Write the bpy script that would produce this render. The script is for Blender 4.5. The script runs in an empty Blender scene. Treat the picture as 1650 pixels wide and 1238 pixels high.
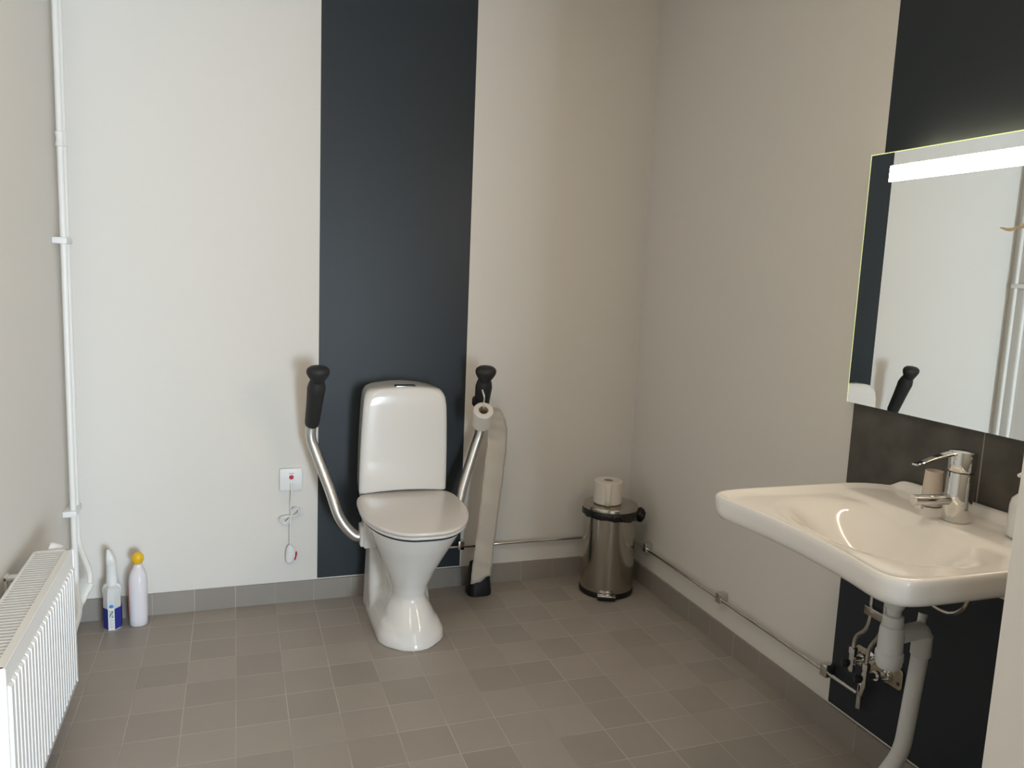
import bpy, bmesh, math, random
from mathutils import Vector, Matrix
random.seed(4)
sc = bpy.context.scene
COL = sc.collection
PI = math.pi

# ------------------------------------------------------------------ camera
cam_d = bpy.data.cameras.new('camera'); cam = bpy.data.objects.new('camera', cam_d); COL.objects.link(cam)
cam_d.sensor_fit = 'HORIZONTAL'; cam_d.sensor_width = 36.0
cam_d.lens = 36.0 * 1263.32 / 1650.0
cam_d.clip_start = 0.02
Fw = Vector((0.33220462, 0.93311347, -0.1376203))
Rt = Vector((0.94318382, -0.3296716, 0.04148381))
Up = Vector((0.0066604, 0.14358235, 0.98961596))
cam.matrix_world = Matrix(((Rt.x, Up.x, -Fw.x, 0.5601), (Rt.y, Up.y, -Fw.y, -3.13935),
                           (Rt.z, Up.z, -Fw.z, 1.34769), (0, 0, 0, 1)))
sc.camera = cam

# ------------------------------------------------------------------ light
sc.view_settings.view_transform = 'Standard'; sc.view_settings.look = 'None'
sc.view_settings.gamma = 1.0; sc.view_settings.use_curve_mapping = False
sc.view_settings.exposure = 0.0
w = bpy.data.worlds.new('world'); sc.world = w; w.use_nodes = True
wn = w.node_tree; wn.nodes.clear()
wo = wn.nodes.new('ShaderNodeOutputWorld'); bg = wn.nodes.new('ShaderNodeBackground')
tc = wn.nodes.new('ShaderNodeTexCoord'); sx = wn.nodes.new('ShaderNodeSeparateXYZ'); rp = wn.nodes.new('ShaderNodeValToRGB')
wn.links.new(tc.outputs['Generated'], sx.inputs[0]); wn.links.new(sx.outputs['Z'], rp.inputs[0])
rp.color_ramp.elements[0].position = 0.0; rp.color_ramp.elements[0].color = (0.62, 0.60, 0.58, 1)
rp.color_ramp.elements[1].position = 0.25; rp.color_ramp.elements[1].color = (0.55, 0.75, 1.0, 1)
wn.links.new(rp.outputs[0], bg.inputs[0]); bg.inputs[1].default_value = 1.0
wn.links.new(bg.outputs[0], wo.inputs[0])

def area(name, loc, target, sx_, sy_, power, color):
    l = bpy.data.lights.new(name, 'AREA'); l.shape = 'RECTANGLE'; l.size = sx_; l.size_y = sy_
    l.energy = power; l.color = color
    o = bpy.data.objects.new(name, l); COL.objects.link(o)
    o.location = loc
    d = (Vector(target) - Vector(loc)).normalized()
    o.rotation_euler = d.to_track_quat('-Z', 'Y').to_euler()
    return o
# daylight from the glazed outer door of the corridor behind the photographer
area('daylight_window', (2.30, -6.75, 0.80), (1.0, 0, 0.75), 1.7, 1.45, 320, (0.73, 0.87, 1.0))
# warm fill light added under the ceiling, no lamp known there
area('warm_fill_light', (0.6, -2.2, 2.56), (0.6, -2.2, 0), 0.35, 0.35, 10, (1.0, 0.84, 0.64))

# ------------------------------------------------------------------ materials
def mat(name, color=(.8, .8, .8), rough=.5, metal=0., coat=0., emit=None, estr=0., spec=.5, trans=0., ior=1.45,
        noise=None, bump=None, sss=0.):
    m = bpy.data.materials.new(name); m.use_nodes = True
    nt = m.node_tree; b = nt.nodes['Principled BSDF']
    b.inputs['Base Color'].default_value = (*color, 1); b.inputs['Roughness'].default_value = rough
    b.inputs['Metallic'].default_value = metal; b.inputs['Coat Weight'].default_value = coat
    b.inputs['Specular IOR Level'].default_value = spec; b.inputs['Transmission Weight'].default_value = trans
    b.inputs['IOR'].default_value = ior
    if emit: b.inputs['Emission Color'].default_value = (*emit, 1); b.inputs['Emission Strength'].default_value = estr
    tcn = nt.nodes.new('ShaderNodeTexCoord')
    if noise:
        sc_, amt, c2 = noise
        n = nt.nodes.new('ShaderNodeTexNoise'); n.inputs['Scale'].default_value = sc_; n.inputs['Detail'].default_value = 5
        r = nt.nodes.new('ShaderNodeMapRange'); r.inputs['From Min'].default_value = .35; r.inputs['From Max'].default_value = .7
        r.inputs['To Max'].default_value = amt
        mx = nt.nodes.new('ShaderNodeMix'); mx.data_type = 'RGBA'
        mx.inputs['A'].default_value = (*color, 1); mx.inputs['B'].default_value = (*c2, 1)
        nt.links.new(tcn.outputs['Object'], n.inputs[0]); nt.links.new(n.outputs[0], r.inputs[0])
        nt.links.new(r.outputs[0], mx.inputs['Factor']); nt.links.new(mx.outputs['Result'], b.inputs['Base Color'])
    if bump:
        n = nt.nodes.new('ShaderNodeTexNoise'); n.inputs['Scale'].default_value = bump[0]; n.inputs['Detail'].default_value = 3
        bp = nt.nodes.new('ShaderNodeBump'); bp.inputs['Strength'].default_value = bump[1]; bp.inputs['Distance'].default_value = bump[2]
        nt.links.new(tcn.outputs['Object'], n.inputs[0]); nt.links.new(n.outputs[0], bp.inputs['Height'])
        nt.links.new(bp.outputs[0], b.inputs['Normal'])
    return m

def translucent(m, fac, col):
    nt = m.node_tree; b = nt.nodes['Principled BSDF']; o = nt.nodes['Material Output']
    t = nt.nodes.new('ShaderNodeBsdfTranslucent'); t.inputs[0].default_value = (*col, 1)
    mx = nt.nodes.new('ShaderNodeMixShader'); mx.inputs[0].default_value = fac
    nt.links.new(b.outputs[0], mx.inputs[1]); nt.links.new(t.outputs[0], mx.inputs[2]); nt.links.new(mx.outputs[0], o.inputs[0])

def mnode(nt, op, a, b=None, c=None):
    n = nt.nodes.new('ShaderNodeMath'); n.operation = op
    for k, v in enumerate((a, b, c)):
        if v is None: continue
        if isinstance(v, (int, float)): n.inputs[k].default_value = v
        else: nt.links.new(v, n.inputs[k])
    return n.outputs[0]

WHITE_PAINT = (0.745, 0.718, 0.672)
NAVY = (0.027, 0.034, 0.040)

def wall_mat(name, axis, lo, hi, white=WHITE_PAINT, navy=NAVY):
    """painted wall with one dark stripe between lo and hi along an axis (0 = X, 1 = Y)"""
    m = mat(name, white, .55, bump=(140, .08, .002), spec=.3)
    nt = m.node_tree; b = nt.nodes['Principled BSDF']
    g = nt.nodes.new('ShaderNodeNewGeometry'); s = nt.nodes.new('ShaderNodeSeparateXYZ')
    nt.links.new(g.outputs['Position'], s.inputs[0])
    v = s.outputs[axis]
    k = mnode(nt, 'MULTIPLY', mnode(nt, 'GREATER_THAN', v, lo), mnode(nt, 'LESS_THAN', v, hi))
    k = mnode(nt, 'MULTIPLY', k, mnode(nt, 'GREATER_THAN', s.outputs[2], 0.0885))
    mx = nt.nodes.new('ShaderNodeMix'); mx.data_type = 'RGBA'
    mx.inputs['A'].default_value = (*white, 1); mx.inputs['B'].default_value = (*navy, 1)
    nt.links.new(k, mx.inputs['Factor']); nt.links.new(mx.outputs['Result'], b.inputs['Base Color'])
    r = nt.nodes.new('ShaderNodeMapRange'); r.inputs['To Min'].default_value = .6; r.inputs['To Max'].default_value = .42
    nt.links.new(k, r.inputs[0]); nt.links.new(r.outputs[0], b.inputs['Roughness'])
    return m

T = 0.15; GX = -0.689; GY = -0.1894       # tile size and grid origin
def tile_mat(name, c1, c2, grout, two_d=True, axis=0):
    m = mat(name, c1, .42, spec=.4)
    nt = m.node_tree; b = nt.nodes['Principled BSDF']
    g = nt.nodes.new('ShaderNodeNewGeometry'); s = nt.nodes.new('ShaderNodeSeparateXYZ')
    nt.links.new(g.outputs['Position'], s.inputs[0])
    us = []
    if two_d or axis == 0: us.append(mnode(nt, 'ADD', mnode(nt, 'DIVIDE', s.outputs[0], T), GX))
    if two_d or axis == 1: us.append(mnode(nt, 'ADD', mnode(nt, 'DIVIDE', s.outputs[1], T), GY))
    wn_ = nt.nodes.new('ShaderNodeTexWhiteNoise'); wn_.noise_dimensions = '2D'
    cb = nt.nodes.new('ShaderNodeCombineXYZ')
    mask = None; hsum = None
    for k, u in enumerate(us):
        nt.links.new(mnode(nt, 'FLOOR', u), cb.inputs[k])
        d = mnode(nt, 'ABSOLUTE', mnode(nt, 'SUBTRACT', mnode(nt, 'FRACT', u), .5))
        mr = nt.nodes.new('ShaderNodeMapRange'); mr.inputs['From Min'].default_value = .486; mr.inputs['From Max'].default_value = .493
        nt.links.new(d, mr.inputs[0])
        mask = mr.outputs[0] if mask is None else mnode(nt, 'MAXIMUM', mask, mr.outputs[0])
    nt.links.new(cb.outputs[0], wn_.inputs['Vector'])
    n1 = nt.nodes.new('ShaderNodeTexNoise'); n1.inputs['Scale'].default_value = 5.; n1.inputs['Detail'].default_value = 6
    nt.links.new(g.outputs['Position'], n1.inputs['Vector'])
    f = mnode(nt, 'ADD', mnode(nt, 'MULTIPLY', wn_.outputs['Value'], .55), mnode(nt, 'MULTIPLY', n1.outputs[0], .5))
    mx = nt.nodes.new('ShaderNodeMix'); mx.data_type = 'RGBA'
    mx.inputs['A'].default_value = (*c1, 1); mx.inputs['B'].default_value = (*c2, 1)
    nt.links.new(f, mx.inputs['Factor'])
    # grout visibility varies from place to place
    n2 = nt.nodes.new('ShaderNodeTexNoise'); n2.inputs['Scale'].default_value = 3.2; n2.inputs['Detail'].default_value = 3
    nt.links.new(g.outputs['Position'], n2.inputs['Vector'])
    gv = nt.nodes.new('ShaderNodeMapRange'); gv.inputs['From Min'].default_value = .38; gv.inputs['From Max'].default_value = .62
    gv.inputs['To Min'].default_value = .12; gv.inputs['To Max'].default_value = .8
    nt.links.new(n2.outputs[0], gv.inputs[0])
    mx2 = nt.nodes.new('ShaderNodeMix'); mx2.data_type = 'RGBA'; mx2.inputs['B'].default_value = (*grout, 1)
    nt.links.new(mx.outputs['Result'], mx2.inputs['A']); nt.links.new(mnode(nt, 'MULTIPLY', mask, gv.outputs[0]), mx2.inputs['Factor'])
    nt.links.new(mx2.outputs['Result'], b.inputs['Base Color'])
    bp = nt.nodes.new('ShaderNodeBump'); bp.inputs['Strength'].default_value = .5; bp.inputs['Distance'].default_value = .0015
    nt.links.new(mnode(nt, 'SUBTRACT', mnode(nt, 'MULTIPLY', n1.outputs[0], .3), mask), bp.inputs['Height'])
    nt.links.new(bp.outputs[0], b.inputs['Normal'])
    return m

M = {}
M['wall_back'] = wall_mat('wall_back_paint', 0, 0.868, 1.471)
M['wall_right'] = wall_mat('wall_right_paint', 1, -9, -1.345)
M['paint'] = mat('white_wall_paint', WHITE_PAINT, .6, bump=(140, .08, .002), spec=.3)
M['ceiling'] = mat('ceiling_paint', (.78, .77, .75), .8)
M['floor'] = tile_mat('floor_tiles', (.31, .277, .245), (.41, .371, .33), (.58, .53, .47))
M['skirt_back'] = tile_mat('skirting_tiles_back', (.27, .243, .213), (.32, .292, .26), (.5, .46, .40), False, 0)
M['skirt_right'] = tile_mat('skirting_tiles_side', (.27, .243, .213), (.32, .292, .26), (.5, .46, .40), False, 1)
M['ceramic'] = mat('white_ceramic', (.80, .785, .755), .11, coat=.25, spec=.5)
M['seat'] = mat('seat_plastic', (.74, .70, .67), .16, spec=.5)
M['black_gap'] = mat('gap_shade', (.015, .014, .014), .6)  # near-black for the painted shade in the seat and lid gaps
M['grip'] = mat('black_grip_foam', (.018, .018, .019), .55, bump=(260, .15, .001))
M['alu'] = mat('brushed_aluminium', (.66, .64, .60), .36, metal=1.0, bump=(400, .03, .0005))
M['chrome'] = mat('chrome', (.66, .65, .63), .07, metal=1.0)
M['steel'] = mat('brushed_steel', (.44, .41, .36), .17, metal=1.0)
M['nickel'] = mat('nickel_plate', (.55, .50, .40), .3, metal=1.0)
M['darkmetal'] = mat('dark_chrome', (.18, .17, .16), .2, metal=1.0)
M['white_metal'] = mat('white_enamel', (.86, .86, .85), .3, spec=.5)
M['white_pipe'] = mat('white_painted_pipe', (.80, .79, .76), .35)
M['plastic'] = mat('white_plastic', (.80, .80, .79), .35)
M['trap'] = mat('grey_white_plastic', (.66, .67, .66), .4)
M['paper'] = mat('tissue_paper', (.72, .665, .58), .95, bump=(60, .3, .004), spec=.1)
M['rollpaper'] = mat('roll_paper', (.74, .69, .63), .95, bump=(120, .2, .002), spec=.1)
M['towel'] = mat('paper_towel', (.75, .68, .55), .9, spec=.1, trans=0)
M['card'] = mat('cardboard', (.42, .33, .23), .9)
M['core'] = mat('beige_card_tube', (.60, .53, .45), .9, bump=(200, .1, .001))
M['black'] = mat('black_plastic', (.006, .006, .007), .45)
M['bag'] = mat('black_bin_liner', (.012, .011, .010), .25, bump=(35, .9, .01))
M['yellow'] = mat('yellow_cap', (.85, .52, .02), .4)
M['red'] = mat('red_button', (.55, .01, .04), .35)
M['blue'] = mat('blue_label', (.02, .03, .26), .4)
M['lightblue'] = mat('light_blue_emblem', (.05, .25, .65), .4)
M['green'] = mat('green_print', (.03, .20, .08), .5)
M['orange'] = mat('orange_label', (.65, .13, .06), .45)
M['lavwhite'] = mat('lavender_white_plastic', (.76, .73, .77), .3)
M['clear'] = mat('clear_plastic', (.86, .88, .87), .15, trans=.25, ior=1.4)
M['greyprint'] = mat('grey_print', (.35, .38, .40), .6)
M['splash'] = mat('dark_stone_tile', (.058, .052, .042), .38, noise=(11, .9, (.105, .095, .078)), bump=(30, .15, .002))
M['joint'] = mat('tile_joint', (.30, .29, .25), .8)
M['mirror'] = mat('mirror_silver', (.90, .92, .90), .0, metal=1.0)
M['glassedge'] = mat('glass_edge', (.35, .55, .25), .2, emit=(.80, .85, .32), estr=1.1)  # lamp light carried to the glass edge, put in as weak emission
M['lamp'] = mat('lit_frosted_band', (1, 1, 1), .5, emit=(1.0, .79, .56), estr=74)
M['backled'] = mat('rear_led_strip', (1, 1, 1), .5, emit=(1.0, .80, .50), estr=45)
M['radgap'] = mat('radiator_inside_shade', (.05, .045, .04), .7)  # dark colour paints the shade inside the radiator
M['corridor'] = mat('corridor_floor', (.25, .22, .19), .5)
M['door'] = mat('door_frame_paint', (.75, .75, .73), .4)

translucent(M['towel'], .6, (.85, .75, .55)); translucent(M['paper'], .25, (.7, .64, .5))

# ------------------------------------------------------------------ mesh helpers
def link(name, bm, m, parent=None, smooth=True, angle=None, mats=None):
    me = bpy.data.meshes.new(name)
    bmesh.ops.recalc_face_normals(bm, faces=bm.faces[:])
    bm.to_mesh(me); bm.free()
    for k in (mats or [m]): me.materials.append(M[k] if isinstance(k, str) else k)
    o = bpy.data.objects.new(name, me); COL.objects.link(o)
    if smooth:
        for p in me.polygons: p.use_smooth = True
        me.set_sharp_from_angle(angle=math.radians(angle or 35))
    if parent is not None:
        o.parent = parent
        o.matrix_parent_inverse = Matrix.Translation(-Vector(parent.location))
    return o

def thing(name, label, cat, loc, group=None):
    o = bpy.data.objects.new(name, None); COL.objects.link(o); o.location = loc
    o.empty_display_size = .05
    o['label'] = label; o['category'] = cat
    if group: o['group'] = group
    return o

def tag(o, label=None, cat=None, group=None, kind=None):
    if label: o['label'] = label
    if cat: o['category'] = cat
    if group: o['group'] = group
    if kind: o['kind'] = kind
    return o

def box(bm, x0, x1, y0, y1, z0, z1, bev=0., seg=2, mi=0):
    r = bmesh.ops.create_cube(bm, size=1)
    vs = r['verts']
    for v in vs:
        v.co = Vector(((x0 + x1) / 2 + v.co.x * (x1 - x0), (y0 + y1) / 2 + v.co.y * (y1 - y0), (z0 + z1) / 2 + v.co.z * (z1 - z0)))
    if bev:
        es = list({e for v in vs for e in v.link_edges})
        r2 = bmesh.ops.bevel(bm, geom=es, offset=bev, segments=seg, affect='EDGES', profile=.5)
        fs = r2['faces']
    fs = list({f for v in bm.verts for f in v.link_faces}) if not bev else None
    return vs

def rings(bm, rs, close_start=True, close_end=True, mi=0):
    vr = [[bm.verts.new(p) for p in r] for r in rs]
    n = len(vr[0])
    for a, b in zip(vr, vr[1:]):
        for k in range(n):
            f = bm.faces.new((a[k], a[(k + 1) % n], b[(k + 1) % n], b[k])); f.material_index = mi
    if close_start: bm.faces.new(vr[0][::-1]).material_index = mi
    if close_end: bm.faces.new(vr[-1]).material_index = mi
    return vr

def lathe(bm, prof, origin=(0, 0, 0), axis=(0, 0, 1), n=40, sxy=(1, 1), c0=True, c1=True, mi=0):
    """prof: list of (radius, height along axis)"""
    q = Vector(axis).normalized().to_track_quat('Z', 'Y')
    o = Vector(origin); rs = []
    for r, h in prof:
        rs.append([o + q @ Vector((max(r, 1e-5) * sxy[0] * math.cos(2 * PI * k / n), max(r, 1e-5) * sxy[1] * math.sin(2 * PI * k / n), h)) for k in range(n)])
    return rings(bm, rs, c0, c1, mi)

def catmull(pts, sub=8):
    P = [Vector(p) for p in pts]; P = [2 * P[0] - P[1]] + P + [2 * P[-1] - P[-2]]
    out = []
    for i in range(1, len(P) - 2):
        p0, p1, p2, p3 = P[i - 1:i + 3]
        for s in range(sub):
            t = s / sub
            out.append(.5 * ((2 * p1) + (p2 - p0) * t + (2 * p0 - 5 * p1 + 4 * p2 - p3) * t * t + (3 * p1 - p0 - 3 * p2 + p3) * t ** 3))
    out.append(P[-2]); return out

def bend(pts, rad, seg=8):
    """polyline with rounded corners"""
    P = [Vector(p) for p in pts]; out = [P[0]]
    for i in range(1, len(P) - 1):
        a = (P[i - 1] - P[i]); b = (P[i + 1] - P[i]); r = min(rad, a.length * .48, b.length * .48)
        p0 = P[i] + a.normalized() * r; p2 = P[i] + b.normalized() * r
        for s in range(seg + 1):
            t = s / seg
            out.append((1 - t) ** 2 * p0 + 2 * t * (1 - t) * P[i] + t * t * p2)
    out.append(P[-1]); return out

def tube(bm, path, r, n=16, mi=0, sxy=(1, 1), caps=True):
    P = [Vector(p) for p in path]
    rad = r if callable(r) else (lambda t: r)
    tang = []
    for i in range(len(P)):
        d = (P[min(i + 1, len(P) - 1)] - P[max(i - 1, 0)]); tang.append(d.normalized())
    t0 = tang[0]; up = Vector((0, 0, 1)) if abs(t0.z) < .9 else Vector((1, 0, 0))
    u = t0.cross(up).normalized(); rs = []
    for i, p in enumerate(P):
        t = tang[i]; u = (u - t * u.dot(t)).normalized(); v = t.cross(u)
        rr = rad(i / max(1, len(P) - 1))
        rs.append([p + u * rr * sxy[0] * math.cos(2 * PI * k / n) + v * rr * sxy[1] * math.sin(2 * PI * k / n) for k in range(n)])
    rings(bm, rs, caps, caps, mi)

def prism(bm, outline, z0, z1, bev=0., seg=3, frame=None):
    """outline of (x,y); rounded top and bottom edges when bev"""
    fr = frame or (lambda x, y, z: Vector((x, y, z)))
    cx = sum(p[0] for p in outline) / len(outline); cy = sum(p[1] for p in outline) / len(outline)
    rs = []
    def ins(d):
        out = []
        n = len(outline)
        for i in range(n):
            a = Vector(outline[i - 1]); b = Vector(outline[i]); c = Vector(outline[(i + 1) % n])
            t = (c - a).normalized(); nn = Vector((t.y, -t.x))
            if nn.dot(b - Vector((cx, cy))) < 0: nn = -nn
            out.append(b - nn * d)
        return out
    lv = []
    if bev:
        for s in range(seg + 1):
            a = s / seg * PI / 2; lv.append((bev * (1 - math.sin(a)), z0 + bev * (1 - math.cos(a))))
        for s in range(seg + 1):
            a = s / seg * PI / 2; lv.append((bev * (1 - math.cos(a)), z1 - bev * (1 - math.sin(a))))
    else: lv = [(0, z0), (0, z1)]
    for d, z in lv: rs.append([fr(p[0], p[1], z) for p in (ins(d) if d > 1e-9 else [Vector(q) for q in outline])])
    rings(bm, rs)

def rrect(cx, cy, hx, hy, r, n=6):
    out = []
    for k, (sx_, sy_) in enumerate(((1, 1), (-1, 1), (-1, -1), (1, -1))):
        for s in range(n + 1):
            a = (k + s / n) * PI / 2
            out.append((cx + sx_ * (hx - r) + r * math.cos(a), cy + sy_ * (hy - r) + r * math.sin(a)))
    return out

def sm(a, b, x):
    t = max(0., min(1., (x - a) / (b - a))); return t * t * (3 - 2 * t)

def simple(name, fn, m, parent=None, **kw):
    bm = bmesh.new(); fn(bm); return link(name, bm, m, parent, **kw)

# ------------------------------------------------------------------ the room
XL, XR, YF, ZC = -0.013, 2.2757, -3.65, 2.62
XS, YS = 1.715, -2.28                      # corner of the projecting wall by the basin
def struct(name, m, *boxes, smooth=False):
    bm = bmesh.new()
    for b in boxes: box(bm, *b)
    o = link(name, bm, m, smooth=smooth); o['kind'] = 'structure'; return o
struct('floor', 'floor', (XL - .15, XR + .15, YF - .15, .15, -.1, 0))
struct('ceiling', 'ceiling', (XL - .15, XR + .15, YF - .15, .15, ZC, ZC + .1))
struct('wall_back', 'wall_back', (XL - .15, XR + .15, 0, .15, 0, ZC))
struct('wall_left', 'paint', (XL - .15, XL, YF - .15, 0, 0, ZC))
struct('wall_right', 'wall_right', (XR, XR + .15, YS, 0, 0, ZC))
struct('wall_projecting', 'paint', (XS, XR + .15, YF, YS, 0, ZC))
DX0, DX1, DZ = 0.62, 1.67, 2.0
struct('wall_front', 'paint', (XL, DX0, YF - .15, YF, 0, ZC), (DX1, XR + .15, YF - .15, YF, 0, ZC), (DX0, DX1, YF - .15, YF, DZ, ZC))
struct('floor_corridor', 'corridor', (XL - .6, 4.2, -7.0, YF - .15, -.1, 0))
struct('ceiling_corridor', 'ceiling', (XL - .6, 4.2, -7.0, YF - .15, 2.5, 2.6))
struct('wall_corridor', 'paint', (XL - .7, XL - .6, -7.0, YF - .15, 0, 2.5), (4.2, 4.3, -7.0, YF - .15, 0, 2.5), (XL - .6, 4.2, -7.1, -7.0, 0, 2.5), (XL-.6, XL, YF-.2, YF-.14, 0, 2.5), (XR+.15, 4.2, YF-.2, YF-.14, 0, 2.5))
struct('trim_1', 'door', (DX0 - .06, DX0, YF, YF + .015, 0, DZ + .06), (DX0, DX1, YF, YF + .015, DZ, DZ + .06))
SK = 0.0845
struct('baseboard_back', 'skirt_back', (XL + .0, XR, -.010, 0, 0, SK))
struct('baseboard_right', 'skirt_right', (XR - .010, XR, YS, -.010, 0, SK))
struct('baseboard_left', 'skirt_right', (XL, XL + .010, YF, -.010, 0, SK))

# dark stone splashback tiles between basin and mirror
for (ya, yb_, nm) in ((-1.3365, -1.7645, 'left, wider'), (-1.7675, -2.2, 'right')):
    lab = {'left, wider': 'dark brown-grey stone splashback tile left of the thin joint, behind the faucet',
           'right': 'dark brown-grey stone splashback tile right of the thin joint, beside the soap pump'}[nm]
    bm = bmesh.new(); box(bm, XR - .010, XR, yb_, ya, .780, 1.09, .001, 1)
    tag(link('splashback_tile', bm, 'splash', smooth=False), lab, 'wall tile', 'splashback tiles')
o = struct('trim_2', 'joint', (XR - .0098, XR, -1.7675, -1.7645, .780, 1.09))

# ------------------------------------------------------------------ toilet
CX = 1.178
toilet = thing('toilet', 'white ceramic floor-standing toilet with closed lid in front of the dark stripe', 'toilet', (CX, -.3, 0))
def half_outline(pts, cx, n=6):
    """mirror a half outline (dx,y) from front centre to back centre"""
    c = catmull([(p[0], p[1], 0) for p in pts], n)
    L = [(cx + p.x, p.y) for p in c]; R_ = [(cx - p.x, p.y) for p in c[::-1]][1:-1]
    return L + R_
seat_pts = [(0, -.640), (.06, -.634), (.112, -.605), (.155, -.550), (.182, -.48), (.195, -.41), (.198, -.34), (.194, -.27), (.180, -.218), (.150, -.187), (.09, -.168), (0, -.160)]
tilt = lambda y: .018 * (y + .64) / .48
def scaled(pts, sx_, y0, sy_): return [(p[0] * sx_, y0 + (p[1] - y0) * sy_) for p in pts]

# bowl and pedestal, fused
bm = bmesh.new()
def oval(cx, cy, hx, hy, z, n=48, e=2.):
    r = []
    for k in range(n):
        a = 2 * PI * k / n; c, s = math.cos(a), math.sin(a)
        r.append(Vector((cx + hx * abs(c) ** (2 / e) * (1 if c >= 0 else -1), cy + hy * abs(s) ** (2 / e) * (1 if s >= 0 else -1), z)))
    return r
PB = 1.166
def T_(z): return sm(.30, .43, z)
def slope(ring): return [Vector((p.x, p.y, p.z + tilt(p.y) * T_(p.z))) for p in ring]
def orings(L): rings(bm, [slope(x) for x in L])
orings([oval(PB, -.402, .118, .150, 0), oval(PB, -.400, .115, .147, .02), oval(PB, -.393, .103, .134, .060), oval(PB, -.383, .084, .108, .105),
        oval(PB, -.376, .066, .088, .140), oval(PB, -.374, .063, .085, .158), oval(PB, -.377, .070, .094, .195), oval(PB, -.386, .095, .124, .26),
        oval(PB + .004, -.394, .124, .158, .325), oval(PB + .006, -.400, .149, .187, .375), oval(PB + .010, -.402, .167, .205, .412), oval(PB + .012, -.402, .174, .211, .428), oval(PB + .012, -.402, .175, .212, .438)])
# rear body against the wall
def rr(cx, cy, hx, hy, r, z): return [Vector((p[0], p[1], z)) for p in rrect(cx, cy, hx, hy, r, 7)]
orings([rr(PB, -.150, .122, .135, .06, 0), rr(PB, -.150, .120, .133, .06, .04), rr(PB, -.120, .116, .095, .04, .12), rr(PB, -.105, .112, .08, .035, .20), rr(PB, -.10, .112, .078, .035, .26),
           rr(PB, -.10, .112, .075, .035, .34), rr(PB, -.14, .13, .115, .04, .39), rr(PB, -.14, .145, .12, .04, .435)])
# base plate flare and core
orings([rr(PB, -.29, .126, .25, .122, 0), rr(PB, -.29, .123, .247, .120, .03), rr(PB, -.285, .108, .225, .10, .062), rr(PB, -.27, .075, .19, .07, .10), rr(PB, -.26, .05, .16, .045, .13)])
orings([rr(PB, -.26, .055, .16, .03, .0), rr(PB, -.26, .050, .16, .03, .36)])
orings([rr(PB + .006, -.30, .150, .15, .03, .385), rr(PB + .01, -.28, .165, .15, .03, .430)])
bowl = link('bowl', bm, 'ceramic', toilet)
rm = bowl.modifiers.new('fuse', 'REMESH'); rm.mode = 'VOXEL'; rm.voxel_size = .0045; rm.use_smooth_shade = True
s_ = bowl.modifiers.new('smooth', 'SMOOTH'); s_.factor = .5; s_.iterations = 16
# cistern
def cistern(bm):
    rs = []
    lv = [(.440, .130, .150, 0), (.4865, .130, .150, 0), (.4866, .1665, .190, 1), (.489, .1715, .1945, 1), (.494, .1725, .196, 1), (.56, .1722, .198, 0), (.66, .1700, .202, 0), (.76, .1665, .206, 0), (.83, .1625, .208, 0),
          (.866, .1590, .2075, 0), (.884, .1555, .205, 0), (.895, .1500, .201, 0), (.9015, .1430, .196, 0), (.9045, .130, .187, 0), (.9055, .07, .14, 0), (.9056, .02, .11, 0)]
    for z, hx, yf, low in lv:
        r = []
        rc = .020 if z < .85 else .020 + (z - .85) * .5
        pts = rrect(0, 0, 1, 1, .001, 1)
        hy = (yf - .010) / 2; cy = -(yf + .010) / 2
        base = []
        for k, (sx_, sy_) in enumerate(((1, 1), (-1, 1), (-1, -1), (1, -1))):
            n = 8
            rr2 = min(rc, hx * .9, hy * .9)
            for s in range(n + 1):
                a = (k + s / n) * PI / 2
                base.append((sx_ * (hx - rr2) + rr2 * math.cos(a), sy_ * (hy - rr2) + rr2 * math.sin(a)))
            # points along the side that follows
            nx = ((-1, 1), (-1, -1), (1, -1), (1, 1))[k]
            x0, y0 = base[-1]; x1 = nx[0] * (hx - rr2) if k in (0, 2) else nx[0] * hx; y1 = nx[1] * (hy - rr2) if k in (1, 3) else nx[1] * hy
            for t in range(1, 10): base.append((x0 + (x1 - x0) * t / 10, y0 + (y1 - y0) * t / 10))
        for x, y in base:
            fr = (hy - y) / (2 * hy)                       # 0 at the wall, 1 at the front
            xx = x * (.905 + .095 * min(1, fr * 1.1))
            zz = z + (.010 * (1 - (x / hx) ** 2) if low and fr > .5 else 0) - (.013 * (x / .16) ** 2 * sm(.84, .90, z))
            r.append(Vector((CX + xx, cy + y, zz)))
        rs.append(r)
    rings(bm, rs)
cis = simple('cistern', cistern, 'ceramic', toilet, angle=60)
bm = bmesh.new()
prism(bm, rrect(CX, -.168, .040, .016, .006), .894, .9095, .003)
tag(link('flush_button', bm, 'darkmetal', toilet), 'dark chrome flush button')
# seat and lid
lid_pts = seat_pts
LX = CX
fr_ = lambda x, y, z: Vector((x, y, z + tilt(y)))
bm = bmesh.new(); prism(bm, half_outline(scaled(lid_pts, .975, -.3, .985), LX), .4425, .4545, .004, frame=fr_); link('seat', bm, 'seat', toilet)
bm = bmesh.new(); prism(bm, half_outline(scaled(lid_pts, .94, -.3, .955), LX), .4340, .4435, 0, frame=fr_); link('seat_gap_shade', bm, 'black_gap', toilet)  # black sheet stands in for the shade under the seat
bm = bmesh.new(); prism(bm, half_outline(scaled(lid_pts, .955, -.3, .97), LX), .4540, .4575, 0, frame=fr_); link('lid_gap_shade', bm, 'black_gap', toilet)  # black sheet stands in for the shade between seat and lid
bm = bmesh.new(); prism(bm, half_outline(lid_pts, LX), .457, .470, .0045, 4, frame=fr_); link('lid', bm, 'seat', toilet)
for s in (-1, 1):
    bm = bmesh.new(); tube(bm, [(CX + s * .075 - .012, -.165, .462), (CX + s * .075 + .012, -.165, .462)], .010); link('hinge', bm, 'chrome', toilet)

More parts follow.
